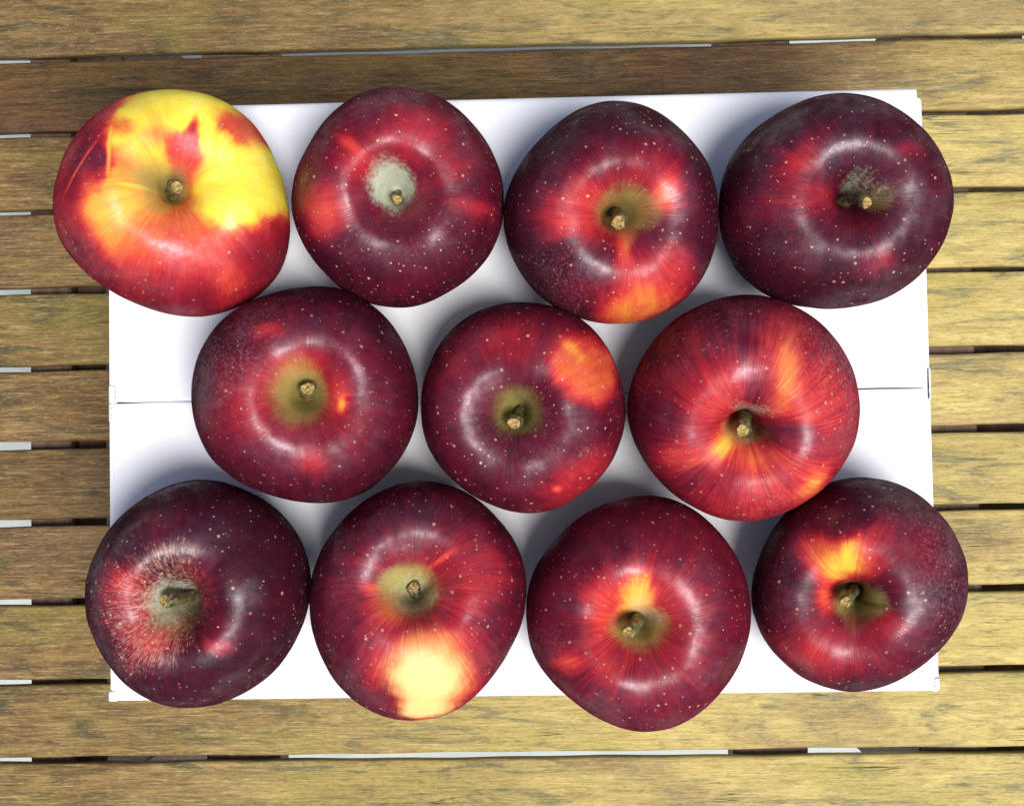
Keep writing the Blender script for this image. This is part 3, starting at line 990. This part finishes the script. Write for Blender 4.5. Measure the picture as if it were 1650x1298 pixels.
     'cav': (1.15, 1.0),
     'dots': 0.9,
     'ht': 1.0,
     'label': 'near black maroon apple in a front corner with tan streaks left of its stem',
     'paint': [('r', -0.463, 0.137, 0.185, 0.151, 20, 0.8, 0.44, 1), ('r', 0.343, -0.379, 0.109, 0.071, 10, 0.7, 0.44, 1), ('r', 0.202, 0.147, 0.151, 0.235, 0, 0.9, 0.26, 0.9),
               ('r', -0.172, 0.651, 0.202, 0.135, 0, 0.9, 0.18, 0.9), ('r', -0.285, -0.254, 0.269, 0.252, 0, 0.9, 0.36, 0.9), ('r', -0.218, -0.301, 0.185, 0.151, 0, 0.9, 0.52, 0.7),
               ('r', -0.365, -0.11, 0.252, 0.202, 0, 0.9, 0.32, 0.8), ('r', 0.229, -0.229, 0.269, 0.151, 0, 0.9, 0.24, 0.7), ('t', -0.271, -0.054, 0.555, 0.673, 15, 0.7, 0.82, 1),
               ('t', -0.043, 0.333, 0.202, 0.219, 0, 0.8, 0.92, 1), ('t', -0.218, -0.301, 0.319, 0.252, -40, 0.8, 1.0, 1), ('o', -0.077, -0.164, 0.202, 0.151, 0, 0.9, 0.7, 0.9),
               ('g', -0.114, -0.015, 0.219, 0.185, 0, 0.8, 0.72, 1), ('t', -0.186, -0.032, 0.437, 0.319, 0, 0.9, 0.9, 0.9), ('s', -0.271, -0.054, 0.673, 0.841, 0, 0.7, 0.9, 1)],
     'pos': [-0.14235, -0.04503],
     'rad': [1.0018, 1.0141, 1.0131, 0.9744, 0.9966, 1.0131, 1.0165, 0.9705],
     'seed': 8,
     'tilt': [-0.0105, -0.0302],
     'tip': [-0.1333, -0.0034, 0.66],
     'tipr': 0.0549,
     'waist': 0.8},
    {'R': 0.043638,
     'base': 0.135,
     'cav': (1.1, 0.78),
     'dots': 0.75,
     'ht': 1.0,
     'label': 'dark red apple in the front row with a pale yellow patch at its lower edge',
     'paint': [('r', 0.015, 0.087, 0.53, 0.406, 0, 0.8, 0.35, 0.9), ('r', 0.537, 0.212, 0.247, 0.3, 0, 0.8, 0.4, 1), ('r', 0.159, -0.502, 0.477, 0.406, 0, 0.5, 0.42, 1),
               ('r', 0.136, -0.607, 0.362, 0.344, 0, 0.5, 0.58, 1), ('w', 0.146, -0.58, 0.304, 0.304, 0, 0.55, 1.0, 1), ('w', 0.066, -0.884, 0.247, 0.102, 0, 0.4, 0.85, 1),
               ('r', -0.241, -0.835, 0.15, 0.168, 0, 0.6, 0.22, 0.9), ('w', -0.241, -0.835, 0.141, 0.159, 0, 0.6, 0, 0.9), ('w', 0.262, -0.29, 0.124, 0.106, 0, 0.9, 0.5, 0.7),
               ('r', -0.206, -0.003, 0.141, 0.106, 0, 0.8, 0.6, 0.8), ('r', -0.136, -0.082, 0.106, 0.053, 20, 0.7, 0.62, 0.7), ('r', -0.319, 0.157, 0.079, 0.053, 20, 0.7, 0.6, 0.8),
               ('r', 0.282, 0.406, 0.132, 0.023, -38, 0.6, 0.56, 0.9), ('r', 0.325, -0.294, 0.194, 0.106, 0, 0.9, 0.55, 0.7), ('t', -0.016, 0.124, 0.336, 0.3, 0, 0.7, 0.8, 1),
               ('o', -0.014, 0.142, 0.265, 0.221, 0, 0.6, 0.85, 1), ('g', 0.015, 0.104, 0.212, 0.185, 0, 0.7, 0.58, 0.9), ('o', -0.129, 0.209, 0.106, 0.106, 0, 0.8, 1.0, 1),
               ('d', -0.342, 0.323, 0.212, 0.283, 0, 0.9, 0.3, 1), ('s', 0.033, 0.028, 0.742, 0.742, 0, 0.8, 0.6, 1)],
     'pos': [-0.05592, -0.04882],
     'rad': [0.9713, 1.0489, 1.0624, 0.9782, 0.9625, 0.9889, 1.0518, 0.936],
     'seed': 9,
     'tilt': [0.0523, 0.2678],
     'tip': [0.0127, 0.158, 0.45],
     'tipr': 0.0493,
     'waist': 0.3},
    {'R': 0.043946,
     'base': 0.175,
     'bend': (0.05, 0.02, 0.05),
     'cav': (1.05, 0.8),
     'dots': 0.75,
     'ht': 1.0,
     'label': 'glossy crimson apple in the front row overhanging the box edge, third from its corner',
     'paint': [('r', 0.301, 0.671, 0.427, 0.256, 10, 0.9, 0.24, 0.9), ('r', -0.033, -0.09, 0.513, 0.479, 0, 0.8, 0.34, 0.9), ('r', -0.057, 0.177, 0.256, 0.222, 0, 0.8, 0.58, 0.9),
               ('r', -0.043, 0.212, 0.12, 0.145, 0, 0.7, 0.86, 1), ('w', -0.04, 0.141, 0.12, 0.128, 0, 0.8, 0.7, 1), ('r', -0.349, 0.053, 0.12, 0.256, 0, 0.9, 0.5, 0.8),
               ('r', -0.637, -0.351, 0.106, 0.089, 0, 0.6, 0.48, 1), ('r', -0.475, 0.187, 0.068, 0.034, 40, 0.8, 0.42, 0.9), ('r', -0.312, -0.364, 0.137, 0.103, 0, 0.9, 0.46, 0.6),
               ('r', 0.299, 0.072, 0.188, 0.239, 0, 0.9, 0.36, 0.6), ('t', -0.046, -0.197, 0.342, 0.273, 0, 0.8, 0.62, 1), ('o', -0.029, -0.065, 0.239, 0.188, 0, 0.7, 0.9, 1),
               ('g', 0.036, 0.021, 0.137, 0.12, 0, 0.9, 0.62, 0.9), ('o', -0.037, 0.103, 0.137, 0.103, 0, 0.9, 0.5, 0.7), ('d', -0.787, -0.156, 0.188, 0.103, 20, 0.9, 0.5, 1),
               ('s', -0.033, -0.09, 0.598, 0.598, 0, 0.8, 0.5, 1)],
     'pos': [0.03001, -0.05512],
     'rad': [0.9824, 1.0034, 1.0299, 0.983, 1.0057, 0.9806, 1.0256, 0.9895],
     'seed': 10,
     'tilt': [-0.0828, -0.0399],
     'tip': [-0.1298, -0.0844, 0.72],
     'tipr': 0.0571,
     'waist': 0.5},
    {'R': 0.04064,
     'base': 0.095,
     'bend': (0.04, 0.04, 0),
     'cav': (1.0, 1.0),
     'dots': 0.75,
     'ht': 0.98,
     'label': 'dusky red apple in a front corner with an orange flame above its stem',
     'paint': [('r', -0.242, 0.331, 0.321, 0.219, 0, 0.7, 0.44, 1), ('r', -0.457, 0.392, 0.169, 0.135, 20, 0.6, 0.5, 0.9), ('r', -0.319, 0.246, 0.219, 0.143, 20, 0.7, 0.66, 0.95),
               ('r', -0.194, 0.282, 0.219, 0.135, -20, 0.7, 0.78, 0.9), ('r', -0.154, 0.364, 0.253, 0.105, -52, 0.55, 0.98, 1), ('r', 0.022, 0.52, 0.186, 0.101, -55, 0.8, 0.5, 0.9),
               ('r', -0.129, 0.662, 0.27, 0.118, -10, 0.9, 0.1, 0.8), ('r', -0.333, -0.477, 0.54, 0.287, 0, 0.8, 0.33, 0.95), ('r', -0.523, -0.573, 0.253, 0.152, 20, 0.8, 0.42, 0.8),
               ('r', 0.26, 0.376, 0.371, 0.27, 0, 0.9, 0.26, 0.8), ('r', 0.082, -0.289, 0.202, 0.101, 0, 0.9, 0.38, 0.7), ('r', -0.409, -0.055, 0.093, 0.135, 0, 0.8, 0.66, 0.8),
               ('o', -0.127, -0.109, 0.202, 0.169, 0, 0.7, 0.92, 1), ('o', -0.183, -0.296, 0.067, 0.135, 0, 0.9, 0.45, 0.8), ('o', 0.027, -0.139, 0.186, 0.024, 12, 0.8, 0.4, 0.7),
               ('t', -0.127, -0.109, 0.337, 0.321, 0, 0.8, 0.55, 1), ('d', 0.633, 0.205, 0.253, 0.557, -5, 0.9, 1.0, 1), ('d', 0.305, 0.796, 0.337, 0.186, 20, 0.9, 0.7, 1),
               ('d', -0.722, 0.034, 0.304, 0.337, 0, 0.9, 0.3, 1), ('s', -0.037, 0.015, 0.59, 0.59, 0, 0.8, 0.3, 1)],
     'pos': [0.11533, -0.0455],
     'rad': [0.9962, 1.0197, 1.0278, 0.9617, 1.0177, 1.0486, 0.996, 0.9322],
     'seed': 11,
     'tilt': [-0.3501, -0.0907],
     'tip': [-0.2603, -0.1011, 0.66],
     'tipr': 0.058,
     'waist': 1.0},
]

NS, NR = 320, 250
QUADS, TOPT, BOTT = apple_faces(NS, NR)
TRIS = np.vstack([TOPT, BOTT])
for A in APPLES:
    P, polar, Rm = apple_shape(A, NS, NR)
    zmin = P[:, 2].min()
    skin, wear = paint(A, P, polar)
    me = fast_mesh('apple', P, QUADS, TRIS)
    for nm, arr in (('skin', skin), ('wear', wear)):
        at = me.color_attributes.new(nm, 'FLOAT_COLOR', 'POINT')
        at.data.foreach_set('color', arr.astype(np.float32).ravel())
    at = me.attributes.new('polar', 'FLOAT_VECTOR', 'POINT')
    at.data.foreach_set('vector', polar.astype(np.float32).ravel())
    me.materials.append(M_APPLE)
    o = bpy.data.objects.new('apple', me)
    COL.objects.link(o)
    o.location = (A['pos'][0], A['pos'][1], BOX_H + .0004 - zmin)
    tag(o, A['label'], 'apple', 'apples set out in three rows on the white box')
    make_stem(A, o, o.location, P, Rm)
